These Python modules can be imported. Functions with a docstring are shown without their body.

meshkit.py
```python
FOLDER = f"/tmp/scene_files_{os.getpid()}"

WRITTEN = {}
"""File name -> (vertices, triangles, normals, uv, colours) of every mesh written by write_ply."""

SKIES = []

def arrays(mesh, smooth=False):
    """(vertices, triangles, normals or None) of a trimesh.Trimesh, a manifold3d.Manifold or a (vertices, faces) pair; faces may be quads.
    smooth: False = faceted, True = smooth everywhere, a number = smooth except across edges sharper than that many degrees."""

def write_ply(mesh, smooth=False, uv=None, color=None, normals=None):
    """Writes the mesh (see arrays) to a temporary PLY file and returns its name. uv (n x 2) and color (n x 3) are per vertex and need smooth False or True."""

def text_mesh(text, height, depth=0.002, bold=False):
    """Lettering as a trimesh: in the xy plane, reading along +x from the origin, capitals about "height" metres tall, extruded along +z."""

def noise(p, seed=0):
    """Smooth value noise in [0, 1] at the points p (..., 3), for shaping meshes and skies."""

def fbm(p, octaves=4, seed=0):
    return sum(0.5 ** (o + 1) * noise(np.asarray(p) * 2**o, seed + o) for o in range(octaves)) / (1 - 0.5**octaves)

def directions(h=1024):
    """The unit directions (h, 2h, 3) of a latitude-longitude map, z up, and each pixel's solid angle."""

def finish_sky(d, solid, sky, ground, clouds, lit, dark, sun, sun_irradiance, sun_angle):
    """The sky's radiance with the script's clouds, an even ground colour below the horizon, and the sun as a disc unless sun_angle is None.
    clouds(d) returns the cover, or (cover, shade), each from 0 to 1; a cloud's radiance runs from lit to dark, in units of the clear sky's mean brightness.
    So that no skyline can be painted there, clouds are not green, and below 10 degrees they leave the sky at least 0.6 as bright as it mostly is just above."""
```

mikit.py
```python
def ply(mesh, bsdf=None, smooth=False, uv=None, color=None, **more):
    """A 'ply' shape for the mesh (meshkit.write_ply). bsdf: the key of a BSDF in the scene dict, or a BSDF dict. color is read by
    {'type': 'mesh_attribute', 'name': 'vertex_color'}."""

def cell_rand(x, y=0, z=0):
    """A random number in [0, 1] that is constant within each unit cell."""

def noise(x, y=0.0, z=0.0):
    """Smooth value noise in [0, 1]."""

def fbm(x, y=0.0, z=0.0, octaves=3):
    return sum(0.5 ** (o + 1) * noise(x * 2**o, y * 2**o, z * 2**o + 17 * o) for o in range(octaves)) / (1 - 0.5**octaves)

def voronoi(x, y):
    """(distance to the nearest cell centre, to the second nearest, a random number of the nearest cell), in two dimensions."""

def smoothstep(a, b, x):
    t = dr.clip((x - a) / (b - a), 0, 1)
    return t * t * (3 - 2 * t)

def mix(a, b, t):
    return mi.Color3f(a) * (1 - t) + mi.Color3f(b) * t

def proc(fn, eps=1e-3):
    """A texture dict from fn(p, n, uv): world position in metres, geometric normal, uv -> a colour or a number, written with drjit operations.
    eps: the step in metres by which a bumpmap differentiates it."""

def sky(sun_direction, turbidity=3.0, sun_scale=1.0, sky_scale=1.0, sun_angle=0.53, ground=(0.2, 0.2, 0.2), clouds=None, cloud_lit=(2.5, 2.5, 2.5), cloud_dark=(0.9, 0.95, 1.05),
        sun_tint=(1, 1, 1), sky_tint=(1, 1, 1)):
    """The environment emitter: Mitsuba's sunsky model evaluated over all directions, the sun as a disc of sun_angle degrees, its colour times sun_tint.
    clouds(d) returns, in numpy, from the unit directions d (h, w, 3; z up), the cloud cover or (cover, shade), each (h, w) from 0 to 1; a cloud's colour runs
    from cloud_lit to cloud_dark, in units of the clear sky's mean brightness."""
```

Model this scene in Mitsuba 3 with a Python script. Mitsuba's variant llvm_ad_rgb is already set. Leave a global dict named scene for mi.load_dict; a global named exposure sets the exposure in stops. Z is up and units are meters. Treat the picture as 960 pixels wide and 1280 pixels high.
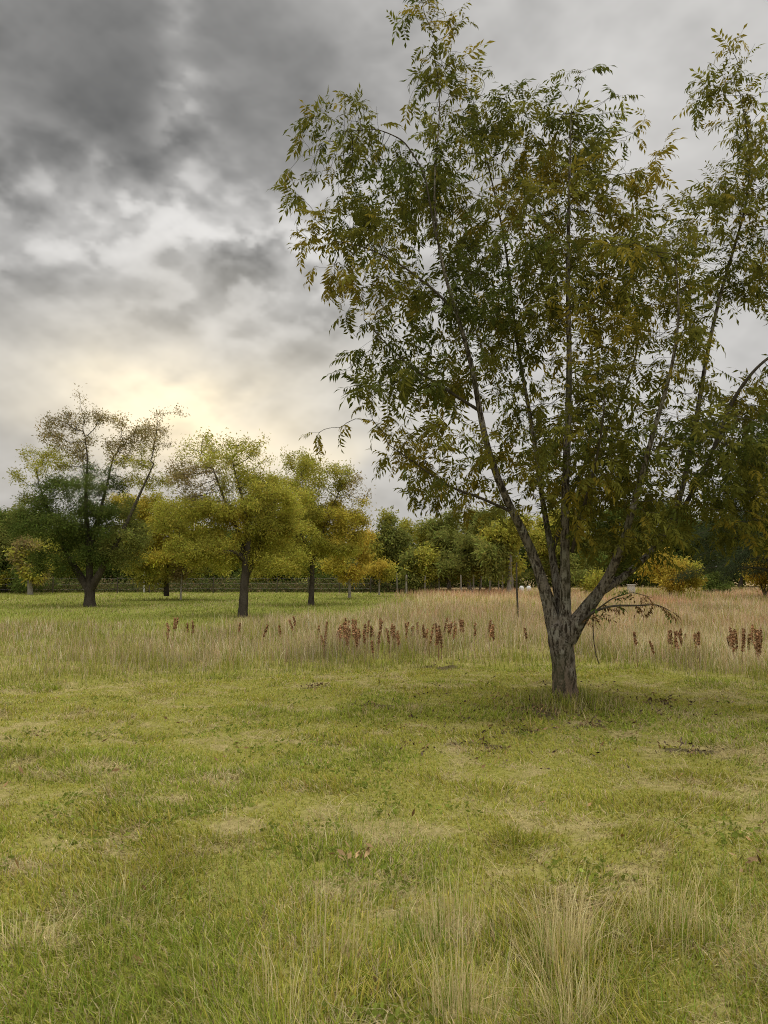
import math
import numpy as np
import trimesh
import drjit as dr
import mitsuba as mi
import mikit
import meshkit
from scipy.ndimage import gaussian_filter1d
from scipy.spatial import cKDTree

T = mi.ScalarTransform4f
scene, labels = {}, {}

# ------------------------------------------------------------------ camera
EYE = np.array([0.0, 0.0, 1.6])
FOC = 963.0                                     # focal length in pixels of the 960 x 1280 photograph
PITCH = math.atan(75 / FOC)
FWD = np.array([0, math.cos(PITCH), math.sin(PITCH)])
UPV = np.array([0, -math.sin(PITCH), math.cos(PITCH)])
scene['camera'] = {'type': 'perspective', 'fov_axis': 'y', 'fov': 2 * math.degrees(math.atan(640 / FOC)),
                   'near_clip': 0.05, 'far_clip': 6000.0,
                   'to_world': T().look_at(origin=EYE.tolist(), target=(EYE + FWD).tolist(), up=[0, 0, 1])}


def ray(px, py):
    """World direction of a photograph pixel."""
    return FWD + (px - 480) / FOC * np.array([1.0, 0, 0]) - (py - 640) / FOC * UPV


def at(px, py, D):
    """World point on that sight line at the distance D ahead (used once, to measure the place)."""
    r = ray(px, py)
    return EYE + r * (D / r[1])


def gp(px, py):
    r = ray(px, py)
    return (EYE + r * (-EYE[2] / r[2]))[:2]


# ------------------------------------------------------------------ sky
def azel(px, py):
    r = ray(px, py)
    return math.degrees(math.atan2(r[0], r[1])), math.degrees(math.atan2(r[2], math.hypot(r[0], r[1])))


SUN = ray(215, 480)
GLOW = 0.026
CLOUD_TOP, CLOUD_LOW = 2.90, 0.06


def sstep(a, b, x):
    t = np.clip((x - a) / (b - a), 0, 1)
    return t * t * (3 - 2 * t)


def clouds(d):
    az = np.degrees(np.arctan2(d[..., 0], d[..., 1]))
    el = np.degrees(np.arcsin(np.clip(d[..., 2], -1, 1)))
    q = d * np.array([1.0, 1.0, 1.35])
    w1 = meshkit.fbm(q * 4.0 + 31.0, 3, 5) - 0.5
    w2 = meshkit.fbm(q * 4.0 + 77.0, 3, 9) - 0.5
    warp = np.stack([w1, w2, w2 - w1], -1)
    big = meshkit.fbm(q * 3.1 + warp * 0.5 + 11.3, 4, 21) - 0.5
    mid = meshkit.fbm(q * 8.5 + warp * 0.6 + 3.7, 6, 33) - 0.5
    fine = meshkit.fbm(q * 24.0 + warp * 0.9 + 5.1, 5, 47) - 0.5
    ridge = 1 - 4 * np.abs(meshkit.fbm(q * 12.0 + warp * 0.8 + 9.1, 6, 61) - 0.5)

    def blob(px, py, sx, sy, warpit=1.0):
        a, e = azel(px, py)
        x = (az + 9 * w1 * warpit - a) / (sx * 0.0567)
        y = (el + 9 * w2 * warpit - e) / (sy * 0.0567)
        return np.exp(-0.5 * (x * x + y * y))

    low = sstep(28, 13, el)
    v = 0.30 + 0.19 * low + 0.26 * big + (0.27 * mid + 0.34 * fine + 0.12 * (ridge - 0.4)) * (1 - 0.75 * blob(170, 60, 210, 120))
    v = v - 0.17 * blob(120, 80, 120, 120) - 0.17 * blob(0, 330, 70, 70) - 0.06 * blob(370, 130, 100, 120)
    v = v - 0.07 * blob(230, 385, 130, 38) - 0.12 * blob(390, 430, 70, 45) - 0.08 * blob(10, 530, 50, 40)
    puff = blob(140, 290, 120, 42) + 1.1 * blob(330, 310, 120, 50) + 0.5 * blob(235, 60, 14, 50, 0.7) + 0.4 * blob(255, 170, 20, 50)
    crisp = sstep(-.05, .16, fine + .5 * mid)
    v = v + puff * (0.28 * crisp + 0.9 * np.maximum(fine + mid * 0.3, 0) + 0.42 * np.maximum(ridge - 0.15, 0) - 0.04)
    v = v + 0.32 * blob(780, 60, 230, 150) + 0.24 * blob(820, 400, 260, 190)
    v = v + 0.12 * blob(200, 470, 190, 55) + 0.10 * blob(60, 420, 90, 40) + 0.04 * blob(520, 560, 260, 50)
    v = 0.45 * np.tanh(np.maximum(0.52 * v + .012, 0.080) / 0.45)
    # clouds even out away from the low sun; overhead they are brightened smoothly
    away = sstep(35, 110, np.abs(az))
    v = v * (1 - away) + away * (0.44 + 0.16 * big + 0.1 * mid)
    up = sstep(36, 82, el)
    v = v * (1 - up) + up * (2.5 + 0.4 * big)  # brightness added overhead, out of view, beyond a usual overcast, to light the ground
    shade = (CLOUD_TOP - v) / (CLOUD_TOP - CLOUD_LOW)
    tex = np.clip(0.75 + 1.5 * mid + 1.2 * fine, 0, 1.6)
    glow = blob(222, 466, 34, 20) * tex + 0.8 * blob(262, 498, 36, 18) * tex + 0.45 * blob(150, 468, 46, 18) * tex + 0.5 * blob(330, 545, 80, 22) + 0.55 * blob(440, 575, 60, 12) + 0.50 * blob(215, 485, 150, 52) * tex + 0.42 * blob(260, 500, 250, 85)
    cover = 1 - GLOW * np.clip(glow, 0, 1.3)
    return np.clip(cover, 0, 1), np.clip(shade, 0, 1)


SKY_UNIT = 1.0
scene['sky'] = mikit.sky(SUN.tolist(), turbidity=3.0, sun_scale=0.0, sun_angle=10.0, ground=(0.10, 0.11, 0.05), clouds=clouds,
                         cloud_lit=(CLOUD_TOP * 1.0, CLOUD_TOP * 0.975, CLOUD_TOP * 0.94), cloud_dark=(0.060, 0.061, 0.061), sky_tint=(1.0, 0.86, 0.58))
exposure = 5.42

# ------------------------------------------------------------------ helpers
rng = np.random.default_rng(7)


def numbered(key):
    if key not in labels and key not in scene and not any(k.startswith(key + '__') for k in scene):
        return key
    n = 1
    while f'{key}_{n:03d}' in labels or f'{key}_{n:03d}' in scene:
        n += 1
    return f'{key}_{n:03d}'


def thing(name, label, cat, group=None):
    key = numbered(name)
    labels[key] = {'label': label, 'category': cat}
    if group:
        labels[key]['group'] = group
    return key


def put(name, mesh, bsdf, parent=None, smooth=False, color=None, **props):
    """One entry of the scene, keyed parent__name."""
    key = numbered(f'{parent}__{name}' if parent else name)
    scene[key] = mikit.ply(mesh, bsdf, smooth=smooth, color=color)
    if props:
        labels[key] = {**labels.get(key, {}), **props}
    return key


def nrm(v):
    return v / np.maximum(np.linalg.norm(v, axis=-1, keepdims=True), 1e-12)


OFF = 1000000.0


def pn(x, y):
    """The renderer's noise (mikit.noise) evaluated in numpy, so that blades and soil share their patches."""
    p = np.stack([x, y, np.zeros_like(x)], -1) + OFF
    return meshkit.noise(p)


def gz(x, y):
    x, y = np.asarray(x, float), np.asarray(y, float)
    z = 0.07 * (pn(x * 0.45, y * 0.45) - 0.5) + 0.05 * (pn(x * 1.3 + 9, y * 1.3) - 0.5) + 0.045 * (pn(x * 3.1, y * 3.6 + 5) - 0.5) + 0.02 * (pn(x * 7.1, y * 7.6 + 5) - 0.5)
    z = z + 0.10 * np.exp(-((x - 2.17) ** 2 + (y - 9.2) ** 2) / 0.5)
    return z


def straw_np(x, y):
    return 0.14 * pn(x * 0.42 + 3, y * 0.62 + 8) + 0.20 * pn(x * 1.3, y * 1.9) + 0.40 * pn(x * 3.3, y * 4.3) + 0.26 * pn(x * 8, y * 9)


def straw_dr(x, y):
    return 0.14 * mikit.noise(x * 0.42 + 3, y * 0.62 + 8) + 0.20 * mikit.noise(x * 1.3, y * 1.9) + 0.40 * mikit.noise(x * 3.3, y * 4.3) + 0.26 * mikit.noise(x * 8, y * 9)


# bare soil where the turf is scuffed: (x, y, half width, half depth)
SOIL = [(*gp(472, 881), .22, .16), (*gp(600, 936), .34, .17), (*gp(668, 893), .42, .32), (*gp(860, 938), .25, .12), (*gp(825, 876), .2, .14),
        (*gp(395, 862), .2, .15), (*gp(640, 915), .25, .15), (*gp(545, 832), .45, .3), (*gp(740, 905), .15, .12)]


def soil_np(x, y):
    s = 0
    for a, b, rx, ry in SOIL:
        s = np.maximum(s, np.exp(-(((x - a) / rx) ** 2 + ((y - b) / ry) ** 2)))
    return s * 2.1 * pn(x * 5, y * 6) ** 1.3


def soil_dr(x, y):
    s = mi.Float(0)
    for a, b, rx, ry in SOIL:
        s = dr.maximum(s, dr.exp(-(dr.square((x - float(a)) / rx) + dr.square((y - float(b)) / ry))))
    return s * 2.1 * dr.power(mikit.noise(x * 5, y * 6), 1.3)


def edge_y(x):
    """Where the mown ring round the big tree ends and the tall grass begins."""
    x = np.asarray(x, float)
    return np.interp(x, [-9, -6, -3.5, -1.2, 1, 3, 4.6, 5.6, 7.5], [11.2, 11.5, 11.6, 12.6, 13.3, 13.4, 12.8, 11.0, 9.6]) + 0.9 * (pn(x * 1.1, x * 0) - 0.5) + 0.6 * (pn(x * 3.1, x * 0 + 4) - 0.5)


def far_edge_y(x):
    """Where the tall grass ends again on the left; to the right it runs on to the trees."""
    x = np.asarray(x, float)
    return np.interp(x, [-30, -12, -6, -2, 0, 1.2, 2.4, 4], [25, 24, 24, 25, 27, 34, 46, 70]) + 1.6 * (pn(x * 0.5 + 50, x * 0) - 0.5)


# ------------------------------------------------------------------ materials
def pcol(fn, **kw):
    return mikit.proc(fn, **kw)


def c3(r, g, b):
    return mi.Color3f(r, g, b)


def ground_col(p, n, uv):
    s = straw_dr(p.x, p.y)
    soil = 0.85 * mikit.smoothstep(0.30, 0.75, soil_dr(p.x, p.y))
    f = mikit.noise(p.x * 33, p.y * 33)
    g = mikit.noise(p.x * 0.11 + 4, p.y * 0.16)
    green = mikit.mix([.16, .155, .034], [.215, .20, .050], f)
    straw = mikit.mix([.22, .18, .075], [.30, .245, .11], f)
    near = mikit.mix(green, straw, 0.85 * mikit.smoothstep(0.46, 0.80, s + 0.12 * (f - 0.5)))
    near = mikit.mix(near, [.055, .042, .026], soil)
    # the far meadow: grass green on the left, dry and tawny on the right
    fn_ = mikit.noise(p.x * 2.2, p.y * 0.9)
    meadow = mikit.mix([.13, .15, .030], [.21, .205, .052], fn_ * 0.6 + g * 0.4)
    tawny = mikit.mix([.27, .20, .10], [.37, .28, .15], fn_)
    right = mikit.smoothstep(0.5, 3.5, p.x - (p.y - 24) * 0.045 + 2.0 * (g - 0.5))
    far = mikit.mix(meadow, tawny, right)
    return mikit.mix(near, far, mikit.smoothstep(13.0, 22.0, p.y))


scene['soil_material'] = {'type': 'bumpmap', 'arbitrary': mikit.proc(lambda p, n, uv: 0.02 * mikit.fbm(p.x * 14, p.y * 14, 0, octaves=3)), 'scale': 1.0,
                          'bsdf': {'type': 'diffuse', 'reflectance': pcol(ground_col)}}
VC = {'type': 'mesh_attribute', 'name': 'vertex_color'}
scene['leaf_material'] = {'type': 'principledthin', 'base_color': VC, 'roughness': 0.55, 'diff_trans': 0.9, 'spec_trans': 0.0, 'eta': 1.35}
scene['grass_material'] = {'type': 'principledthin', 'base_color': VC, 'roughness': 0.7, 'diff_trans': 0.8, 'spec_trans': 0.0, 'eta': 1.3}
scene['dry_material'] = {'type': 'twosided', 'bsdf': {'type': 'diffuse', 'reflectance': VC}}


def bark_ridge(p):
    """Flaky upright plates: long narrow cells, warped."""
    w = mikit.noise(p.x * 9, p.y * 9, p.z * 5)
    a = mikit.noise(p.x * 62 + 4 * w, p.y * 62 + 4 * w, p.z * 10 + 2 * w)
    b = mikit.noise(p.x * 150, p.y * 150, p.z * 60)
    return a * 0.65 + b * 0.35


def bark_col(p, n, uv):
    a = bark_ridge(p)
    c = mikit.fbm(p.x * 16, p.y * 16, p.z * 9, octaves=4)
    g = mikit.fbm(p.x * 3, p.y * 3, p.z * 2, octaves=2)
    col = mikit.mix([.036, .029, .021], [.165, .142, .112], mikit.smoothstep(0.30, 0.66, a))
    col = mikit.mix(col, [.25, .24, .20], mikit.smoothstep(0.55, 0.66, c) * 0.6 * mikit.smoothstep(0.3, 0.6, a))               # lichen
    col = mikit.mix(col, [.085, .090, .045], mikit.smoothstep(0.5, 0.75, g) * 0.4)
    low = mikit.smoothstep(0.75, 0.1, p.z)
    return mikit.mix(col, [.115, .070, .042], low * 0.7 * mikit.smoothstep(0.3, 0.6, a))


def bark_bump(p, n, uv):
    return 0.020 * bark_ridge(p) + 0.008 * mikit.fbm(p.x * 16, p.y * 16, p.z * 9, octaves=2)


scene['bark_material'] = {'type': 'bumpmap', 'arbitrary': mikit.proc(bark_bump, eps=2e-3), 'scale': 1.0, 'bsdf': {'type': 'diffuse', 'reflectance': pcol(bark_col)}}


def twig_col(p, n, uv):
    return mikit.mix([.040, .033, .025], [.095, .080, .062], mikit.fbm(p.x * 14, p.y * 14, p.z * 9, octaves=2))


scene['twig_material'] = {'type': 'diffuse', 'reflectance': pcol(twig_col)}


def dark_bark_col(p, n, uv):
    return mikit.mix([.035, .028, .020], [.10, .085, .066], mikit.fbm(p.x * 9, p.y * 9, p.z * 3, octaves=3))


scene['dark_bark_material'] = {'type': 'diffuse', 'reflectance': pcol(dark_bark_col)}


def pale_wood_col(p, n, uv):
    return mikit.mix([.16, .14, .11], [.33, .30, .25], mikit.fbm(p.x * 12, p.y * 12, p.z * 3, octaves=3))


scene['pale_wood_material'] = {'type': 'diffuse', 'reflectance': pcol(pale_wood_col)}
scene['wire_material'] = {'type': 'roughconductor', 'material': 'Cr', 'alpha': 0.4, 'specular_reflectance': {'type': 'rgb', 'value': [.35, .33, .31]}}


def white_col(p, n, uv):
    return mikit.mix([.55, .55, .53], [.75, .75, .72], mikit.fbm(p.x * 6, p.y * 6, p.z * 3, octaves=3))


scene['white_material'] = {'type': 'diffuse', 'reflectance': pcol(white_col)}


def concrete_col(p, n, uv):
    return mikit.mix([.36, .34, .30], [.50, .47, .42], mikit.fbm(p.x * 5, p.y * 5, p.z * 4, octaves=4))


scene['concrete_material'] = {'type': 'diffuse', 'reflectance': pcol(concrete_col)}

# ------------------------------------------------------------------ ground
xs = np.unique(np.concatenate([-np.geomspace(9, 2600, 40)[::-1], np.linspace(-9, 9, 220), np.geomspace(9, 2600, 40)]))
ys = np.unique(np.concatenate([-np.geomspace(3, 2600, 30)[::-1], np.linspace(-3, 16, 230), np.geomspace(16, 3200, 70)]))
gx, gy = np.meshgrid(xs, ys, indexing='ij')
gv = np.stack([gx, gy, gz(gx, gy)], -1).reshape(-1, 3)
ii = np.arange(gx.size).reshape(gx.shape)
gf = np.stack([ii[:-1, :-1], ii[1:, :-1], ii[1:, 1:], ii[:-1, 1:]], -1).reshape(-1, 4)
put('ground', (gv, gf), 'soil_material', smooth=True, kind='structure', label='grassy field floor with straw and bare soil patches', category='ground')


# ------------------------------------------------------------------ grass blades
def blades(P, h, w, az, lean, col, seg=2, tipcol=None):
    """Curved tapering blades: 5 vertices and 3 triangles each (seg=1: one triangle)."""
    n = len(P)
    a = np.stack([np.cos(az), np.sin(az), np.zeros(n)], -1)
    tw = az + np.pi / 2 + rng.normal(0, 0.6, n)
    s = np.stack([np.cos(tw), np.sin(tw), np.zeros(n)], -1) * (w / 2)[:, None]
    z = np.array([0, 0, 1.0])
    up = np.sqrt(np.maximum(1 - np.minimum(lean, 0.99) ** 2, 0.02))
    tip = P + a * (h * lean)[:, None] + z * (h * up)[:, None]
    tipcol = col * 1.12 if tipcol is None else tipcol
    if seg == 1:
        v = np.stack([P - s, P + s, tip], 1)
        c = np.stack([col, col, tipcol], 1)
        f = np.arange(3 * n).reshape(-1, 3)
    else:
        m = P + a * (h * lean * 0.36)[:, None] + z * (h * (0.5 * up + 0.06))[:, None]
        v = np.stack([P - s, P + s, m - s * .8, m + s * .8, tip], 1)
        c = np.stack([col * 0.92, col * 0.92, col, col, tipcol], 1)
        b = np.arange(n)[:, None] * 5
        f = np.concatenate([b + [0, 1, 3], b + [0, 3, 2], b + [2, 3, 4]], 0)
    return v.reshape(-1, 3), f, np.clip(c.reshape(-1, 3), 0.004, 0.8)


def join(parts):
    vs, fs, cs, o = [], [], [], 0
    for v, f, c in parts:
        vs.append(v); fs.append(f + o); cs.append(c); o += len(v)
    return np.vstack(vs), np.vstack(fs), np.vstack(cs)


def scatter(n, y0, y1, spread=0.62, pad=0.9, power=1.0):
    """Random ground points with y in [y0, y1], denser near the camera (density ~ y^-power)."""
    u = rng.random(n)
    e = 2.0 - power
    y = (y0 ** e + u * (y1 ** e - y0 ** e)) ** (1 / e)
    x = (rng.random(n) * 2 - 1) * (spread * y + pad)
    return x, y


GREEN = np.array([[.235, .262, .038], [.280, .290, .048], [.325, .312, .064], [.195, .232, .036], [.350, .322, .088]])
STRAW = np.array([[.46, .38, .18], [.54, .45, .24], [.38, .30, .14], [.48, .41, .21]])
TAWNY = np.array([[.53, .42, .25], [.66, .56, .37], [.44, .32, .20], [.61, .52, .35], [.47, .36, .23]])


def pick(pal, n, jit=0.16):
    c = pal[rng.integers(0, len(pal), n)]
    return c * np.exp(rng.normal(0, jit, (n, 1))) * np.exp(rng.normal(0, 0.05, (n, 3)))


def base(x, y, sink=0.01):
    return np.stack([x, y, gz(x, y) - sink], -1)


# short mown turf
x, y = scatter(480000, 2.0, 14.2, spread=.74, power=1.35)
keep = (y < edge_y(x) + rng.normal(0, 0.15, len(x))) & (soil_np(x, y) < 0.40 + 0.55 * rng.random(len(x)))
x, y = x[keep], y[keep]
n = len(x)
st = straw_np(x, y)
clump = pn(x * 2.6 + 20, y * 2.6)                                   # taller and shorter spots
lush = pn(x * 0.8 + 70, y * 0.9)
h = (0.028 + 0.075 * clump ** 2.5 + 0.05 * np.maximum(lush - 0.55, 0) * 2) * rng.uniform(0.6, 1.5, n)
h *= 1 - 0.4 * sstep(.5, .75, st)
h *= np.interp(y, [2, 4, 7], [1.35, 1.1, 0.95])
dry = rng.random(n) < np.clip(sstep(0.44, 0.72, st) * 0.72 + 0.22, 0, 0.92)
col = np.where(dry[:, None], pick(STRAW, n) * .88, pick(GREEN, n))
col *= np.where(dry[:, None], 1.0, np.where((lush > 0.62)[:, None], [[0.96, 1.03, 0.85]], [[1.14, 1.08, 1.0]]))
w = np.interp(y, [2, 6, 13], [.0052, .0075, .012]) * rng.uniform(0.6, 1.3, n)
lean = np.clip(rng.normal(0.60, 0.24, n), 0, 0.98)
lean = np.where(dry & (rng.random(n) < .7), rng.uniform(0.75, 0.99, n), lean)
az_field = 2 * np.pi * pn(x * 0.9 + 40, y * 0.9 + 2) + rng.normal(0, 1.1, n)
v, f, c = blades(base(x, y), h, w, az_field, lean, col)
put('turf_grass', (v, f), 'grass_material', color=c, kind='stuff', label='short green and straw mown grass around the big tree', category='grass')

# rougher grass round the trunk foot
a = rng.random(2600) * 6.283
q = .17 + np.abs(rng.normal(0, .28, 2600))
x, y = 2.17 + q * np.cos(a), 9.2 + q * np.sin(a)
v, f, c = blades(base(x, y), rng.uniform(.06, .20, 2600), rng.uniform(.006, .012, 2600), rng.random(2600) * 6.283, np.clip(rng.normal(.4, .25, 2600), 0, .95), np.where((rng.random(2600) < .3)[:, None], pick(STRAW, 2600) * .8, pick(GREEN, 2600) * .85))
put('trunk_foot_grass', (v, f), 'grass_material', color=c, kind='stuff', label='rough unmown grass round the foot of the big tree', category='grass')

# cut straw lying flat
x, y = scatter(26000, 2.0, 12.8, power=1.3)
keep = (straw_np(x, y) > 0.50 + 0.15 * rng.random(len(x))) & (y < edge_y(x))
x, y = x[keep], y[keep]
n = len(x)
P = base(x, y, -0.008)
v, f, c = blades(P, rng.uniform(.06, .22, n), np.interp(y, [2, 12], [.0028, .007]) * np.ones(n), rng.random(n) * 6.283, rng.uniform(0.93, 0.999, n), pick(STRAW, n) * .9)
put('cut_straw', (v, f), 'grass_material', color=c, kind='stuff', label='loose dry straw lying flat on the mown grass', category='straw')

# longer grass in the near foreground, green with thin dry stems
x, y = scatter(36000, 2.0, 5.6, power=0.6)
lush = pn(x * 1.1 + 12, y * 1.0 + 3)
keep = rng.random(len(x)) < sstep(0.42, 0.75, lush + np.interp(x, [-2, 0.3, 1.5], [-.10, 0.0, .12]) + np.interp(y, [2.2, 3.5, 5.6], [.16, .0, -.3])) * 0.9
x, y = x[keep], y[keep]
n = len(x)
dry = rng.random(n) < 0.25
col = np.where(dry[:, None], pick(STRAW, n), pick(GREEN, n) * [[.80, .98, .85]])
v, f, c = blades(base(x, y), rng.uniform(.06, .17, n), rng.uniform(.002, .0045, n), rng.random(n) * 6.283, np.clip(rng.normal(.62, .27, n), 0, .98), col)
put('long_grass', (v, f), 'grass_material', color=c, kind='stuff', label='longer green grass mixed with dry stems nearest the viewer', category='grass')

# tall dry grass beyond the mown ring
x, y = scatter(290000, 9.0, 34, spread=0.85, pad=1.2, power=1.1)
e, fe = edge_y(x), far_edge_y(x)
keep = (y > e + rng.normal(0, .12, len(x))) & (y < fe + rng.normal(0, 0.8, len(x)))
patch = pn(x * 0.35 + 5, y * 0.30 + 6) * 0.6 + pn(x * 1.2, y * 0.9 + 30) * 0.4
leftness = sstep(0.0, -6.5, x)
bare = np.maximum(leftness * (0.25 + 0.75 * sstep(0.62, 0.38, patch)), 0.75 * sstep(.55, .3, pn(x * 1.9 + 30, y * 1.6)))             # on the left green short spots break the stand
keep &= rng.random(len(x)) > bare * 0.85
x, y, e, patch, leftness = x[keep], y[keep], e[keep], patch[keep], leftness[keep]
n = len(x)
rise = sstep(0.0, 2.2, y - e) * (0.55 + 0.75 * pn(x * 1.7 + 2, y * 1.5))
tussock = pn(x * 2.3 + 8, y * 2.0 + 4)
h = (0.12 + 0.42 * rise * (0.55 + 0.65 * patch)) * rng.uniform(0.55, 1.2, n) * (1 - 0.38 * leftness) * (0.42 + 1.0 * tussock)
greenish = rng.random(n) < np.clip(0.62 - 0.66 * rise + 0.26 * leftness + 0.9 * (tussock - 0.5), 0.06, 0.92)
col = np.where(greenish[:, None], pick(GREEN, n), pick(TAWNY, n) * (0.62 + 0.6 * pn(x * .8 + 17, y * .6))[:, None])
tips = np.where(greenish[:, None], col * 1.1, col * [[1.22, 1.05, 1.06]])
stem_green = (~greenish) & (rng.random(n) < .5)
col = np.where(stem_green[:, None], 0.72 * pick(GREEN, n) + 0.28 * col, col)
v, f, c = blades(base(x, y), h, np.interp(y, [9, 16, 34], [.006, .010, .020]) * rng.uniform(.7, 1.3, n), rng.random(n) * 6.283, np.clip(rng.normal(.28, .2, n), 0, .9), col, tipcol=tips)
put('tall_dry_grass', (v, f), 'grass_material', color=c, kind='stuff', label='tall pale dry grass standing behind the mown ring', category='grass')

# short green grass inside the gaps of that stand and on the far meadow
x, y = scatter(170000, 10.5, 60, spread=0.92, pad=1.5, power=1.2)
keep = (y > edge_y(x) - 0.2) & ((x < 1.5 + (y - 24) * .05))
x, y = x[keep], y[keep]
n = len(x)
gcol = np.where((rng.random(n) < .16 + .35 * sstep(.5, .75, pn(x * .5 + 60, y * .22)))[:, None], pick(STRAW, n) * .9, pick(GREEN, n) * [[.80, .84, .85]])
v, f, c = blades(base(x, y), rng.uniform(.06, .16, n), np.interp(y, [10, 58], [.012, .05]) * np.ones(n), rng.random(n) * 6.283, np.clip(rng.normal(.45, .2, n), 0, .9), gcol, seg=1)
put('meadow_grass', (v, f), 'grass_material', color=c, kind='stuff', label='short green meadow grass under the left trees', category='grass')

# the tawny field running to the trees on the right
x, y = scatter(140000, 20, 62, spread=0.85, pad=1.5, power=1.0)
keep = (x > 1.2 + (y - 26) * .035 + rng.normal(0, .8, len(x)))
x, y = x[keep], y[keep]
n = len(x)
pt = 0.6 * pn(x * .22, y * .13 + 3) + 0.4 * pn(x * .7, y * .35 + 9)
col = np.where((rng.random(n) < 0.12 + 0.55 * sstep(.55, .72, pt))[:, None], pick(GREEN, n), pick(TAWNY, n) * [[1.0, .93, .95]] * (0.55 + .75 * pn(x * .45 + 8, y * .2 + 2))[:, None] * np.where((pt < .45)[:, None], [[.84, .66, .60]], [[1, .95, .88]]))
v, f, c = blades(base(x, y), rng.uniform(.25, .62, n) * (0.7 + .6 * pt), np.interp(y, [20, 62], [.016, .05]) * rng.uniform(.7, 1.3, n), rng.random(n) * 6.283, np.clip(rng.normal(.3, .2, n), 0, .9), col, seg=1)
put('tawny_field_grass', (v, f), 'grass_material', color=c, kind='stuff', label='brownish dry field grass reaching back to the right hand trees', category='grass')


# ------------------------------------------------------------------ tree builder
def resample(pts, step):
    """A smooth path through the given points, evenly spaced."""
    pts = np.asarray(pts, float)
    d = np.r_[0, np.cumsum(np.linalg.norm(np.diff(pts[:, :3], axis=0), axis=1))]
    m = 200
    t = np.linspace(0, d[-1], m)
    out = np.stack([np.interp(t, d, pts[:, j]) for j in range(pts.shape[1])], -1)
    sm = gaussian_filter1d(out, m * .045, axis=0, mode='nearest')
    w = np.clip(np.minimum(t, d[-1] - t) / (d[-1] * .09), 0, 1)[:, None]
    out = out * (1 - w) + sm * w
    k = max(2, int(round(d[-1] / step)) + 1)
    q = np.linspace(0, m - 1, k)
    return np.stack([np.interp(q, np.arange(m), out[:, j]) for j in range(pts.shape[1])], -1)


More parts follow.
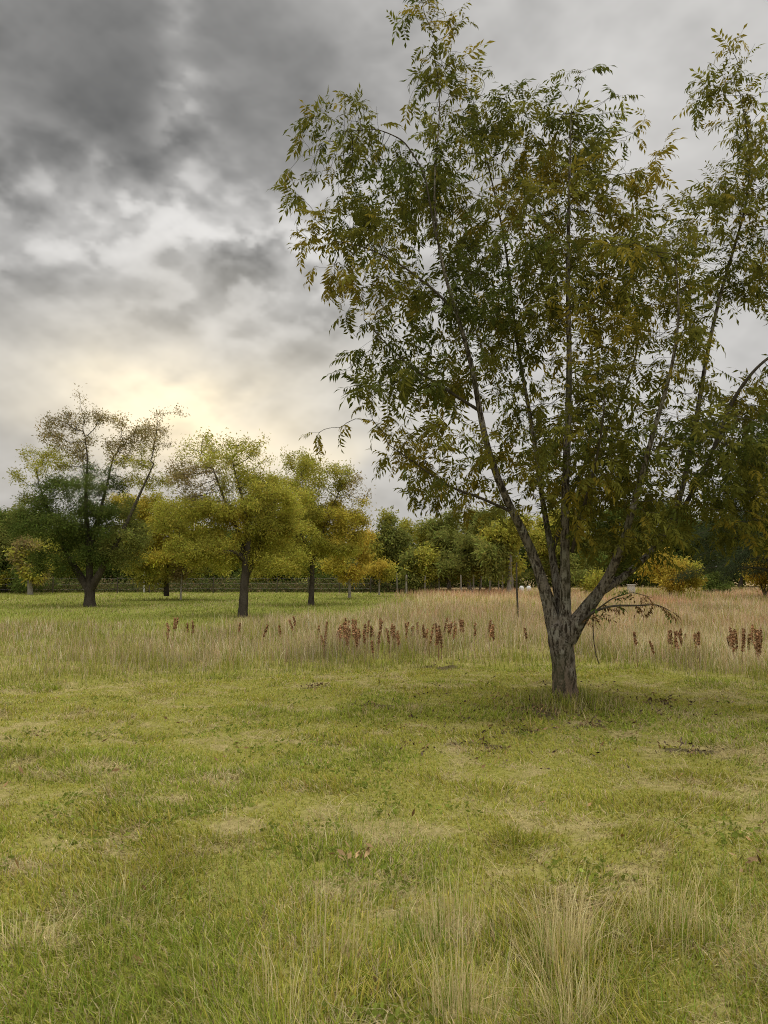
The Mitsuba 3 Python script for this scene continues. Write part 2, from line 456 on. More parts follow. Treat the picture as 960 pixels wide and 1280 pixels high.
def grow(stems, attr, step, reach, kill, seed, iters=140, up=0.05, jitter=0.12):
    """Space colonisation. stems: polylines (x, y, z, radius). Returns node positions, parents, prescribed radii, stem id (-1 = grown)."""
    r = np.random.default_rng(seed)
    pos, par, rad, sid = [], [], [], []
    for k, s in enumerate(stems):
        q = resample(s, step)
        first = -1
        if pos:
            first = int(np.argmin(np.linalg.norm(np.array(pos) - q[0, :3], axis=1)))
        for p in q:
            par.append(first); pos.append(p[:3]); rad.append(p[3]); sid.append(k)
            first = len(pos) - 1
    pos = np.array(pos); par = list(par); rad = list(rad); sid = list(sid)
    A = attr.copy()
    for _ in range(iters):
        if not len(A):
            break
        dist, idx = cKDTree(pos).query(A)
        A, near, dist = A[dist > kill], idx[dist > kill], dist[dist > kill]
        ok = dist < reach
        if not ok.any():
            reach *= 1.4
            if reach > 6:
                break
            continue
        dirs = np.zeros_like(pos)
        np.add.at(dirs, near[ok], nrm(A[ok] - pos[near[ok]]))
        src = np.unique(near[ok])
        dv = nrm(nrm(dirs[src]) + r.normal(0, jitter, (len(src), 3)) + [0, 0, up])
        new = pos[src] + dv * step
        dn, _ = cKDTree(pos).query(new)
        good = dn > step * 0.35
        if not good.any():
            break
        pos = np.vstack([pos, new[good]])
        par += src[good].tolist(); rad += [0.0] * int(good.sum()); sid += [-1] * int(good.sum())
    par, sid = np.array(par), np.array(sid)
    child = np.full(len(par), -1)
    child[par[par >= 0]] = np.where(par >= 0)[0]
    for _ in range(3):                                                  # straighten the grown wood
        i = np.where((sid < 0) & (child >= 0))[0]
        pos[i] = 0.4 * pos[i] + 0.3 * (pos[par[i]] + pos[child[i]])
    return pos, par, np.array(rad), sid


def pipe(par, rad, tip=0.0025, exp=2.1):
    n = len(par)
    acc = np.zeros(n)
    kids = np.bincount(par[par >= 0], minlength=n)
    for i in range(n - 1, -1, -1):
        if kids[i] == 0:
            acc[i] = tip ** exp
        if par[i] >= 0:
            acc[par[i]] += acc[i] * 1.003
    r = acc ** (1 / exp)
    return np.where(rad > 0, np.maximum(rad, r * 0.5), r), kids


def tube(pts, radii, sides, lump=0.0, seed=0):
    p = np.asarray(pts, float)
    t = nrm(np.gradient(p, axis=0))
    ref = np.array([1.0, 0, 0]) if abs(t[0, 0]) < 0.8 else np.array([0, 1.0, 0])
    a = nrm(np.cross(t, ref)); b = np.cross(t, a)
    ang = np.arange(sides) * 2 * np.pi / sides
    rr = np.broadcast_to(np.asarray(radii)[:, None], (len(p), sides))
    d = np.cos(ang)[None, :, None] * a[:, None] + np.sin(ang)[None, :, None] * b[:, None]
    if lump:
        c = p[:, None] + rr[..., None] * d
        rr = rr * (1 + lump * (meshkit.fbm(c * [9, 9, 4.0] + 50, 3, seed) - 0.5))
    v = (p[:, None] + rr[..., None] * d).reshape(-1, 3)
    i, j = np.meshgrid(np.arange(len(p) - 1), np.arange(sides), indexing='ij')
    q = np.stack([i * sides + j, i * sides + (j + 1) % sides, (i + 1) * sides + (j + 1) % sides, (i + 1) * sides + j], -1).reshape(-1, 4)
    f = np.vstack([q[:, [0, 1, 2]], q[:, [0, 2, 3]]])
    v = np.vstack([v, p[-1] + t[-1] * radii[-1]])
    top = (len(p) - 1) * sides
    cap = np.stack([top + np.arange(sides), top + (np.arange(sides) + 1) % sides, np.full(sides, len(v) - 1)], -1)
    return v, np.vstack([f, cap])


def cat(parts):
    vs, fs, o = [], [], 0
    for v, f in parts:
        vs.append(v); fs.append(f + o); o += len(v)
    return np.vstack(vs), np.vstack(fs)


def chains(pos, par, r, sid):
    """Grown wood as tubes: every chain starts at its parent and follows its thickest child."""
    n = len(par)
    kids = [[] for _ in range(n)]
    for i, p in enumerate(par):
        if p >= 0 and sid[i] < 0:
            kids[p].append(i)
    out = []
    stack = [(p, k) for p in range(n) if sid[p] >= 0 for k in kids[p]]
    while stack:
        p, k = stack.pop()
        path = [p, k]
        while kids[path[-1]]:
            ks = sorted(kids[path[-1]], key=lambda i: -r[i])
            stack += [(path[-1], j) for j in ks[1:]]
            path.append(ks[0])
        rr = r[path].copy()
        rr[0] = min(rr[0], rr[1] * 1.25)
        rr[-1] *= 0.6
        out.append((pos[path], rr))
    return out


def wood_mesh(chs, fat=1.0, smin=3):
    return cat([tube(p, np.maximum(q * fat, 0.0016), 10 if q[0] > 0.03 else 6 if q[0] > 0.012 else smin) for p, q in chs])


def ellipsoid(c, rad, n, r, shell=0.35):
    d = nrm(r.normal(size=(n, 3)))
    u = r.random(n) ** (1 / 3.0 * (1 - shell))
    return np.asarray(c) + d * u[:, None] * np.asarray(rad)


# ---- leaves
def leaflet(base_p, d, nup, L, W, droop):
    """One lance-shaped leaflet, folded a little along its midrib: 5 vertices, 4 triangles."""
    s = np.cross(d, nup)
    s = s / np.linalg.norm(s)
    m = base_p + d * L * 0.45 - nup * droop * L * 0.22
    tip = base_p + d * L * 0.92 - nup * droop * L
    v = [base_p, m - s * W / 2 + nup * W * .18, m, m + s * W / 2 + nup * W * .18, tip]
    return v, [(0, 2, 1), (0, 3, 2), (1, 2, 4), (2, 3, 4)]


def compound(seed, L=0.26, pairs=5, LL=0.112, W=0.030):
    """A pinnate leaf along +x that sags towards -z."""
    r = np.random.default_rng(seed)
    V, F = [], []

    def add(v, f):
        o = len(V)
        V.extend(v); F.extend([tuple(i + o for i in t) for t in f])

    sag = r.uniform(0.05, 1.25)
    pt = lambda t: np.array([L * t * (1 - 0.12 * sag * t), 0.02 * math.sin(3 * t + seed), -sag * L * 0.45 * t * t])
    # the rachis, a thin three-sided strip
    ts = [0, 0.5, 1.0]
    for a, b in zip(ts[:-1], ts[1:]):
        p, q = pt(a), pt(b)
        add([p + [0, .0016, 0], p - [0, .0016, 0], q - [0, .001, 0], q + [0, .001, 0]], [(0, 1, 2), (0, 2, 3)])
    for k in range(pairs):
        t = 0.22 + 0.74 * k / pairs
        p = pt(t)
        for sgn in (-1, 1):
            if r.random() < 0.06:
                continue
            ang = math.radians(r.uniform(48, 68)) * sgn
            d = np.array([math.cos(ang), math.sin(ang), r.uniform(-0.75, -0.15)])
            d /= np.linalg.norm(d)
            nup = nrm(np.array([0, 0, 1.0]) + r.normal(0, 0.25, 3))
            nup = nrm(nup - d * (nup @ d))
            add(*leaflet(p, d, nup, LL * r.uniform(.75, 1.1) * (0.8 + 0.3 * math.sin(math.pi * t)), W * r.uniform(.85, 1.15), r.uniform(.1, .45)))
    d = nrm(pt(1.0) - pt(0.85)); nup = nrm(np.array([0, 0, 1.0]) - d * d[2])
    add(*leaflet(pt(1.0), d, nup, LL, W, .3))
    return np.array(V), np.array(F)


def spray(seed, n=7, R=0.2, L=0.13, W=0.05):
    """A small loose bunch of simple leaves (two triangles each)."""
    r = np.random.default_rng(seed)
    V, F = [], []
    for _ in range(n):
        p = r.normal(0, R * .55, 3)
        d = nrm(nrm(p) * .6 + r.normal(0, .6, 3) + [0, 0, -.25])
        s = nrm(np.cross(d, r.normal(size=3))) * W / 2 * r.uniform(.7, 1.2)
        l = L * r.uniform(.7, 1.25)
        o = len(V)
        V += [p, p + d * l * .5 + s, p + d * l, p + d * l * .5 - s]
        F += [(o, o + 1, o + 2), (o, o + 2, o + 3)]
    return np.array(V), np.array(F)


def frames(d, r, roll=0.5):
    """Rotation matrices (n, 3, 3) with columns x = d, z near world up."""
    up = nrm(np.array([0, 0, 1.0]) + r.normal(0, roll, (len(d), 3)))
    yv = nrm(np.cross(up, d))
    return np.stack([d, yv, np.cross(d, yv)], -1)


def place(templates, which, R, P, S, col, jit, r):
    out = []
    for k, (tv, tf) in enumerate(templates):
        m = which == k
        if not m.any():
            continue
        v = np.einsum('nij,vj->nvi', R[m] * S[m][:, None, None], tv) + P[m][:, None]
        n = m.sum()
        f = (tf[None] + np.arange(n)[:, None, None] * len(tv)).reshape(-1, 3)
        c = np.repeat(col[m][:, None], len(tv), 1) * np.exp(r.normal(0, jit, (n, len(tv), 1)))
        out.append((v.reshape(-1, 3), f, np.clip(c.reshape(-1, 3), .003, .7)))
    return join(out)


LEAVES = [compound(s, pairs=p) for s, p in ((1, 5), (2, 4), (3, 6), (4, 5), (5, 4), (6, 5), (7, 6), (8, 3))] + [compound(30 + i, L=l, pairs=p, LL=ll, W=w) for i, (l, p, ll, w) in enumerate(((.16, 2, .10, .034), (.30, 6, .125, .028), (.20, 3, .09, .026), (.12, 1, .11, .03), (.24, 4, .095, .036), (.32, 5, .12, .024)))]
SPRAYS = [spray(s) for s in range(20, 27)]


def leaf_sites(pos, par, r, rmax, n, rr, clumpy=0.0):
    """n attachment points on the thin wood, with the twig's direction; ends are favoured."""
    kids = np.bincount(par[par >= 0], minlength=len(par))
    ok = np.where((r < rmax) & (par >= 0))[0]
    wgt = np.where(kids[ok] == 0, 4.0, 1.0)
    if clumpy:
        wgt = wgt * (1 - clumpy + clumpy * sstep(.36, .62, meshkit.fbm(pos[ok] * 2.1 + 13, 2, 8)))
    i = rr.choice(ok, n, p=wgt / wgt.sum())
    t = rr.random(n)[:, None]
    d = nrm(pos[i] - pos[par[i]])
    return pos[par[i]] * (1 - t) + pos[i] * t + d * 0.0, d


# ------------------------------------------------------------------ the big tree
D0 = 9.2


def poly(lst):
    return [np.r_[at(px, py, D0 + dd), rad] for px, py, dd, rad in lst]


STEMS = dict(
    left=poly([(697, 800, 0, .12), (688, 765, .02, .105), (680, 730, .06, .095), (670, 695, .1, .085), (652, 660, .1, .075), (630, 622, 0, .068), (611, 572, -.1, .06), (599, 520, -.2, .054), (594, 470, -.3, .047), (583, 425, -.38, .04), (564, 375, -.45, .033), (548, 318, -.5, .026), (541, 250, -.4, .02), (546, 180, -.3, .014), (553, 120, -.2, .010), (540, 60, -.1, .006)]),
    back=poly([(703, 800, .05, .11), (700, 755, .12, .085), (692, 700, .28, .066), (681, 645, .42, .054), (674, 600, .55, .047), (667, 540, .7, .042), (652, 465, .9, .035), (640, 385, 1.1, .028), (632, 300, 1.1, .022), (612, 215, 1.0, .015), (590, 120, .8, .008)]),
    middle=poly([(706, 800, -.04, .12), (707, 755, -.06, .09), (706, 690, -.1, .08), (706, 620, -.2, .071), (710, 540, -.25, .062), (712, 450, -.3, .053), (710, 380, -.3, .044), (710, 300, -.3, .035), (712, 220, -.35, .024), (714, 140, -.35, .010)]),
    right=poly([(709, 800, -.04, .13), (722, 775, -.1, .118), (740, 752, -.15, .10), (757, 732, -.2, .086), (775, 690, -.4, .068), (790, 640, -.6, .056), (802, 595, -.75, .048), (818, 535, -.9, .04), (838, 470, -1.0, .03), (850, 400, -1.1, .02), (845, 330, -1.1, .01)]),
    far_right=poly([(752, 739, -.1, .075), (785, 718, .05, .064), (822, 686, .25, .057), (848, 640, .4, .052), (864, 560, .5, .048), (879, 470, .6, .043), (892, 400, .65, .036), (911, 330, .7, .029), (933, 262, .7, .022), (940, 190, .7, .014), (925, 120, .7, .007)]),
    outer_right=poly([(843, 655, .35, .045), (885, 580, .1, .04), (915, 500, -.1, .034), (945, 458, -.2, .028), (985, 430, -.2, .022), (1030, 380, -.2, .012)]),
    front=poly([(715, 690, -.1, .04), (728, 640, -.4, .032), (742, 590, -.8, .024), (752, 540, -1.1, .016), (756, 500, -1.3, .009)]),
    rear=poly([(690, 690, .3, .05), (720, 600, 1.0, .04), (770, 520, 1.6, .03), (800, 430, 2.0, .02), (790, 350, 2.1, .012)]),
    low_left=poly([(640, 640, .05, .032), (600, 622, -.15, .026), (560, 608, -.3, .02), (520, 580, -.4, .014), (485, 555, -.45, .008)]),
    mid_left=poly([(597, 512, -.2, .034), (578, 500, -.25, .03), (550, 482, -.35, .025), (515, 460, -.4, .02), (485, 432, -.4, .014), (455, 400, -.4, .008)]),
    high_left=poly([(572, 392, -.42, .026), (540, 360, -.4, .022), (500, 330, -.4, .018), (460, 310, -.35, .013), (415, 300, -.3, .007)]),
    upper_left=poly([(546, 300, -.5, .02), (530, 215, -.45, .016), (505, 175, -.4, .013), (470, 160, -.3, .009), (430, 165, -.3, .005)]),
)
TRUNK = poly([(710, 894, 0, .27), (709, 884, 0, .205), (708, 874, 0, .175), (707, 858, 0, .157), (705, 835, 0, .152), (703, 812, 0, .158), (701, 795, 0, .172), (700, 782, 0, .165)])
LOBES = [  # px, py, depth offset, half width px, half height px, half depth m, weight
    (542, 45, .1, 56, 46, .6, 1.2), (565, 125, .2, 72, 60, .8, 1.5), (430, 165, -.3, 60, 52, .7, 1.5), (620, 130, .3, 40, 45, .7, .7), (385, 232, -.3, 38, 22, .35, .6), (392, 298, -.3, 42, 32, .5, .8),
    (475, 250, -.2, 66, 66, .9, 1.5), (565, 250, .2, 75, 80, 1.2, 1.4), (640, 190, .5, 62, 80, 1.0, 1.2), (722, 150, -.2, 60, 60, .9, 1.2), (745, 235, -.2, 85, 80, 1.4, 1.4),
    (645, 330, 0, 100, 90, 1.8, 1.3), (470, 345, -.3, 78, 55, 1.1, 1.6), (560, 430, -.3, 100, 65, 1.5, 1.6), (440, 458, -.3, 32, 16, .4, .4), (505, 500, -.4, 65, 55, 1.0, 1.1),
    (412, 542, -.4, 34, 12, .3, .4), (560, 580, -.2, 85, 50, 1.2, 1.2), (690, 440, 0, 110, 95, 2.0, 1.3), (795, 350, -.2, 75, 85, 1.5, 1.5), (870, 280, .4, 50, 60, 1.0, .9),
    (930, 240, .5, 55, 70, 1.0, 1.1), (915, 105, .6, 58, 48, .8, 1), (955, 160, .6, 45, 60, .8, .8), (945, 340, .4, 60, 60, 1.1, 1), (690, 560, 0, 110, 70, 1.8, 1.3),
    (800, 470, -.2, 75, 70, 1.6, 1.5), (815, 570, -.2, 100, 75, 1.8, 2.8), (915, 560, .2, 80, 75, 1.5, 2.2), (890, 640, 0, 85, 45, 1.3, 1.9), (610, 630, .2, 75, 35, 1.0, .7),
    (770, 650, -.1, 85, 45, 1.3, 2.0), (720, 610, -.3, 70, 40, 1.2, 1.2), (1010, 520, .1, 70, 110, 1.4, 1.2), (1010, 300, .3, 60, 120, 1.2, 1.0), (800, 690, .0, 60, 22, .9, .5), (690, 650, -.2, 50, 35, 1.0, .5)]
r0 = np.random.default_rng(101)
sc = D0 / FOC
attr = []
for px, py, dd, hw, hh, dep, wt in LOBES:
    m = int(190 * wt * (hw * hh / 4500) ** .8 * (.6 + .4 * dep))
    c0, r3 = at(px, py, D0 + dd + .25 * dep), np.array([hw * sc, dep, hh * sc])
    k = int(np.clip(hw * hh / 900, 2, 9))
    u = nrm(r0.normal(size=(k, 3))) * r0.uniform(.4, .95, (k, 1))
    attr += [ellipsoid(c0 + u[i] * r3, np.minimum(r3 * r0.uniform(.30, .48, 3), .75), max(3, int(.8 * m / k)), r0) for i in range(k)]
    attr.append(ellipsoid(c0, r3, max(3, int(.45 * m)), r0))
attr = np.vstack(attr)
names = list(STEMS)
pos, par, rad, sid = grow([TRUNK] + [STEMS[k] for k in names], attr, 0.085, 0.9, 0.13, 5, iters=150, up=0.02)
r, kids = pipe(par, rad, tip=0.0019, exp=2.05)

tree = thing('broadleaf_tree', 'large foreground tree forking low into several stems, yellowing feathery leaves', 'tree')
tp = resample(TRUNK, 0.02)
tp[:, 3] *= .86
tv, tf = tube(tp[:, :3], tp[:, 3], 56, lump=0.42, seed=3)
q = tv[:, :2] - tp[2, :2]
th = np.arctan2(q[:, 1], q[:, 0])
k = np.clip(1 - (tv[:, 2] - tp[0, 2]) / .42, 0, 1) ** 2
tv[:, :2] += q * (k * (.18 + .42 * np.clip(np.sin(5 * th + 1.1) + .35 * np.sin(3 * th), 0, 1)))[:, None]       # root flare
put('trunk', (tv, tf), 'bark_material', tree, smooth=True)
for k in names:
    q = resample(STEMS[k], 0.04)
    q[:, 3] *= np.interp(q[:, 3], [.02, .05, .09, .115], [.62, .62, .70, .84])
    put('limb', tube(q[:, :3], q[:, 3], 22 if q[0, 3] > .05 else 12, lump=0.22 if q[0, 3] > .05 else .1, seed=len(scene)), 'bark_material' if q[0, 3] > .05 else 'twig_material', tree, smooth=True)
chs = chains(pos, par, r, sid)
put('twigs', wood_mesh(chs), 'twig_material', tree, smooth=True, kind='stuff')

# compound leaves on the thin wood
NL = 9000
rl = np.random.default_rng(202)
P, d = leaf_sites(pos, par, r, 0.009, NL, rl, 0.85)
d = nrm(d * 0.55 + rl.normal(0, 0.55, (NL, 3)) + [0, 0, -0.22])
R = frames(d, rl, 0.35)
S = rl.uniform(0.55, 1.2, NL)
which = rl.integers(0, len(LEAVES), NL)
tone = meshkit.fbm(P * 0.95 + 40, 3, 3) + rl.normal(0, .09, NL)
OLIVE, DEEP, GOLD = np.array([.150, .145, .026]), np.array([.082, .098, .022]), np.array([.29, .215, .030])
tone = np.clip((tone - 0.5) * 2.6 + 0.5, 0, 1)
col = np.where(tone[:, None] < .5, DEEP + (OLIVE - DEEP) * (tone[:, None] * 2), OLIVE + (GOLD - OLIVE) * np.clip((tone[:, None] - .68) * 2.2, 0, 1))
col = col * np.exp(rl.normal(0, .18, (NL, 1)))
order = np.argsort(np.linalg.norm(P - EYE, axis=1) / S)
inframe = np.abs(P[order][:, 0]) < 0.5 * P[order][:, 1]
big = order[inframe][:300]
rest = np.setdiff1d(np.arange(NL), big)
v, f, c = place(LEAVES, which[rest], R[rest], P[rest], S[rest], col[rest], .06, rl)
put('foliage', (v, f), 'leaf_material', tree, color=c, kind='stuff')
for i in big:
    v, f, c = place(LEAVES, which[[i]], R[[i]], P[[i]], S[[i]], col[[i]], .06, rl)
    put('leaf', (v, f), 'leaf_material', tree, color=c)

# the thin low branch that reaches out over the field, with a few leaves, and a hanging twig
lb = np.array([at(px, py, D0 + dd) for px, py, dd in ((716, 790, -.1), (728, 775, -.22), (745, 763, -.4), (765, 757, -.5), (800, 757, -.6), (822, 755, -.6), (838, 764, -.62))])
lbq = resample(np.c_[lb, np.linspace(.020, .004, len(lb))], 0.05)
lb2 = np.array([at(px, py, D0 + dd) for px, py, dd in ((742, 765, -.35), (765, 748, -.45), (790, 740, -.5), (815, 747, -.55))])
lb2q = resample(np.c_[lb2, np.linspace(.009, .003, len(lb2))], 0.05)
put('low_branch', cat([tube(lbq[:, :3], lbq[:, 3], 8), tube(lb2q[:, :3], lb2q[:, 3], 6)]), 'twig_material', tree, smooth=True, label='thin low bough bent out over the tall grass with browning leaves')
hv = np.array([at(px, py, D0 - .3) for px, py in ((743, 755), (741, 775), (742, 800), (745, 820), (749, 830))])
hvq = resample(np.c_[hv, np.full(len(hv), .006)], .05)
put('hanging_twig', tube(hvq[:, :3], hvq[:, 3], 5), 'twig_material', tree, smooth=True)
allp = np.vstack([lbq[4:, :3], lb2q[2:, :3]])
nlb = 34
ip = rl.integers(0, len(allp), nlb)
dl = nrm(rl.normal(0, .6, (nlb, 3)) + [.5, 0, -.3])
warm = rl.random(nlb) < .75
colb = np.where(warm[:, None], np.array([[.15, .085, .035]]), np.array([[.10, .15, .03]])) * np.exp(rl.normal(0, .2, (nlb, 1)))
v, f, c = place(LEAVES, rl.integers(0, len(LEAVES), nlb), frames(dl, rl), allp[ip], rl.uniform(.4, .75, nlb), colb, .06, rl)
put('low_branch_leaves', (v, f), 'leaf_material', tree, color=c, kind='stuff')


# ------------------------------------------------------------------ other trees
def orchard_tree(label, base_px, D, stems, lobes, nattr, nleaf, palette, seed, bark='dark_bark_material', leaf_scale=1.0, step=0.3, group=None, name='broadleaf_tree', kill=.45, sprays=SPRAYS, tip=.006, lump=1.0):
    """stems: [(px, py, dd, radius)...] with stem 0 the trunk; lobes as for the big tree plus a colour index; palette: list of colours."""
    rr = np.random.default_rng(seed)
    k = D / FOC
    st = [[np.r_[at(px, py, D + dd), rad] for px, py, dd, rad in s] for s in stems]
    tot = sum(l[6] for l in lobes)
    A = []
    for px, py, dd, hw, hh, dep, wt, *_ in lobes:
        m = max(6, int(nattr * wt / tot))
        c0, r3 = at(px, py, D + dd), np.array([hw * k, dep, hh * k])
        subs = max(2, int(round(2.2 + 6 * lump * min(1, hw * k / 1.6))))
        u = nrm(rr.normal(size=(subs, 3))) * rr.uniform(.45, 1.0, (subs, 1))
        A += [ellipsoid(c0 + u[i] * r3, r3 * rr.uniform(.26, .46, 3) * [1.15, 1, .8], max(3, m // subs), rr) for i in range(subs)]
    pos, par, rad, sid = grow(st, np.vstack(A), step, 3.0, kill, seed, iters=90, up=.03)
    r, kids = pipe(par, rad, tip=tip, exp=2.0)
    t = thing(name, label, 'tree', group)
    q = resample(st[0], .15)
    put('trunk', tube(q[:, :3], q[:, 3], 16, lump=.25, seed=seed), bark, t, smooth=True)
    for s in st[1:]:
        q = resample(s, .2)
        put('limb', tube(q[:, :3], q[:, 3], 9, lump=.15, seed=seed), bark, t, smooth=True)
    ch = chains(pos, par, r, sid)
    if ch:
        put('twigs', wood_mesh(ch), bark, t, smooth=True, kind='stuff')
    # leaves: near each lobe in proportion to its own leaf weight
    cen = np.array([at(l[0], l[1], D + l[2]) for l in lobes])
    hr = np.array([[l[3] * k, l[5], l[4] * k] for l in lobes])
    P, d = leaf_sites(pos, par, r, .035, nleaf * 3, rr, .6)
    P = P + rr.normal(0, .11, P.shape)
    g = np.linalg.norm((P[:, None] - cen) / hr, axis=-1)
    own = g.argmin(1)
    lw = np.array([l[8] if len(l) > 8 else 1.0 for l in lobes])
    keep = rr.random(len(P)) < lw[own] / lw.max()
    P, d, own = P[keep][:nleaf], d[keep][:nleaf], own[keep][:nleaf]
    n = len(P)
    ci = np.array([l[7] for l in lobes])[own]
    col = np.array(palette)[ci] * np.exp(rr.normal(0, .2, (n, 1))) * np.exp(.9 * (meshkit.fbm(P * .9 + seed, 2, seed) - .5))[:, None]
    col = col * np.exp(rr.normal(0, .06, (n, 3)))
    v, f, c = place(sprays, rr.integers(0, len(sprays), n), frames(nrm(d + rr.normal(0, .6, d.shape)), rr), P, rr.uniform(.75, 1.3, n) * leaf_scale, col, .08, rr)
    put('crown', (v, f), 'leaf_material', t, color=c, kind='stuff')
    return t


DKG, MIDG, YEL, OLV, GLD, BRN = [.105, .135, .030], [.190, .200, .048], [.40, .335, .050], [.345, .325, .054], [.44, .34, .055], [.27, .215, .085]
PAL = [DKG, MIDG, YEL, OLV, GLD, BRN]

orchard_tree('tall tree at left with thin see-through top above dense dark green lower leaves', None, 36.5,
             [[(112, 759, 0, .31), (112, 750, 0, .24), (112, 735, 0, .24)],
              [(111, 737, 0, .20), (100, 720, .2, .17), (85, 695, .4, .13), (70, 660, .6, .09), (58, 630, .6, .05), (48, 605, .6, .025)],
              [(113, 737, 0, .20), (125, 715, -.3, .17), (140, 690, -.4, .13), (160, 650, -.5, .09), (176, 615, -.5, .055), (192, 580, -.4, .03)],
              [(112, 735, 0, .18), (112, 700, .2, .15), (108, 650, .2, .11), (107, 610, 0, .07), (110, 575, 0, .04), (106, 545, 0, .02)],
              [(112, 690, 0, .10), (125, 640, .5, .08), (135, 600, .6, .05), (142, 570, .5, .025)]],
             [(112, 655, -.3, 66, 40, 2.3, 2.4, 0, 2.2), (60, 650, 0, 42, 42, 1.8, 1.5, 0, 2.4), (100, 610, 0, 48, 28, 1.6, 1.2, 0, 1.7), (150, 665, 0, 38, 42, 1.6, 1.4, 1, 2.2), (95, 700, 0, 55, 20, 1.8, 1, 0, 2.0), (35, 640, 0, 22, 28, 1.2, .6, 1, 2),
              (95, 540, 0, 42, 30, 1.6, 2.2, 5, .8), (58, 575, .3, 40, 24, 1.4, 1.5, 3, .8), (150, 545, .3, 34, 32, 1.4, 1.9, 5, .8), (205, 540, -.2, 24, 26, .9, 1.0, 5, .7), (102, 492, 0, 9, 7, .3, .15, 5, .6), (180, 590, 0, 36, 28, 1.2, 1.4, 3, .9), (26, 598, .3, 15, 11, .7, .35, 3, .7), (225, 512, -.2, 10, 10, .4, .2, 5, .7), (70, 525, 0, 20, 14, .8, .5, 5, .7)],
             3200, 12500, PAL, 11, kill=.32, leaf_scale=.82, tip=.007, lump=1.3)
orchard_tree('middle left tree with a bare dark trunk and golden olive crown', None, 28.0,
             [[(303, 772, 0, .21), (304, 760, 0, .165), (305, 735, 0, .155), (307, 715, 0, .15), (307, 700, 0, .13)],
              [(307, 702, 0, .10), (296, 690, -.3, .085), (275, 690, -.5, .07), (255, 690, -.7, .05), (238, 687, -.8, .03)],
              [(306, 700, 0, .12), (300, 670, .2, .09), (287, 640, .3, .06), (275, 610, .3, .04), (266, 585, .3, .02)],
              [(308, 700, 0, .12), (311, 665, -.1, .09), (305, 630, -.2, .06), (296, 600, -.2, .04), (290, 575, -.2, .02)],
              [(309, 722, 0, .08), (316, 705, .3, .07), (325, 680, .6, .05), (338, 645, .9, .035), (346, 615, 1, .02)]],
             [(255, 560, .2, 34, 26, 1.1, 1.5, 3, .55), (298, 570, 0, 38, 26, 1.2, 1.6, 3, .6), (240, 605, .2, 42, 30, 1.3, 1.4, 5, .6), (300, 615, 0, 52, 30, 1.6, 1.6, 3, 1.0), (348, 620, .6, 44, 36, 1.5, 1.3, 3, 1.3), (225, 640, .2, 36, 28, 1.3, 1.0, 3, 1.2), (262, 650, -.3, 56, 26, 1.6, 1.5, 3, 1.6), (335, 660, .2, 46, 32, 1.5, 1.6, 3, 1.8), (245, 690, -.5, 46, 18, 1.3, .9, 3, 1.5), (350, 700, .3, 34, 18, 1.1, .8, 3, 1.6), (300, 655, .5, 46, 28, 1.6, 1.2, 2, 1.6), (285, 695, .6, 34, 14, 1.2, .6, 3, 1.4)],
             2600, 12500, PAL, 12, kill=.26, step=.22, leaf_scale=.68, tip=.006, lump=1.3)
orchard_tree('rounded olive gold tree right of the bare trunked one', None, 37.5,
             [[(389, 757, 0, .17), (389, 745, 0, .13), (390, 725, 0, .12), (390, 700, 0, .11)],
              [(390, 705, 0, .09), (378, 670, .2, .07), (370, 640, .3, .045), (367, 615, .2, .02)],
              [(390, 705, 0, .09), (402, 670, -.2, .07), (412, 640, -.2, .045), (424, 615, 0, .02)]],
             [(372, 584, 0, 38, 28, 1.5, 1.5, 3, .9), (335, 620, 0, 40, 34, 1.6, 1.4, 3, 1.3), (410, 602, 0, 40, 28, 1.6, 1.5, 3, .9), (445, 610, 0, 20, 24, .9, .7, 5, .6), (375, 650, 0, 50, 34, 2.2, 1.8, 3, 1.9), (425, 650, 0, 40, 34, 1.8, 1.4, 2, 1.8), (385, 695, 0, 58, 26, 2.0, 1.5, 3, 1.9), (345, 685, 0, 34, 28, 1.5, .9, 3, 1.7)],
             2300, 11000, PAL, 13, kill=.33, leaf_scale=.85, lump=1.3)
orchard_tree('yellow leaved spreading tree between the dark green tree and the bare trunk', None, 44.0,
             [[(208, 745, 0, .16), (208, 730, 0, .13), (207, 710, 0, .12)], [(207, 712, 0, .1), (190, 680, 0, .07), (180, 655, 0, .03)], [(207, 712, 0, .1), (225, 680, 0, .07), (233, 650, 0, .03)]],
             [(182, 648, 0, 38, 32, 1.9, 1.2, 2, 1.3), (225, 640, 0, 38, 28, 1.9, 1.2, 3, 1.3), (175, 685, 0, 34, 28, 1.8, 1.1, 2, 1.4), (220, 682, 0, 46, 32, 2.0, 1.3, 2, 1.4), (200, 712, 0, 46, 18, 1.6, .8, 3, 1.3), (265, 688, 0, 36, 32, 1.6, .9, 3, 1.3)],
             1800, 8600, PAL, 14, kill=.42, leaf_scale=1.1, bark='dark_bark_material')
orchard_tree('small golden tree with a pale forked trunk beside the rounded olive tree', None, 46.0,
             [[(437, 747, 0, .10), (437, 738, 0, .085), (437, 725, 0, .08)], [(437, 727, 0, .06), (430, 712, 0, .05), (425, 690, 0, .03)], [(437, 727, 0, .06), (444, 712, 0, .05), (450, 690, 0, .03)]],
             [(440, 690, 0, 26, 30, 1.2, 1.5, 4, 1.4), (425, 705, 0, 20, 16, .9, .7, 2, 1.2), (455, 675, 0, 14, 18, .8, .5, 4, 1.2)],
             600, 1700, PAL, 15, bark='pale_wood_material', leaf_scale=1.15)
orchard_tree('thin pale sapling with sparse brownish leaves left of the bare trunked tree', None, 43.0,
             [[(226, 750, 0, .06), (226, 740, 0, .045), (227, 725, 0, .04), (227, 705, 0, .03)]],
             [(228, 705, .0, 18, 18, .7, 1, 5, 1)], 160, 330, PAL, 16, bark='pale_wood_material', name='sapling', leaf_scale=.9)
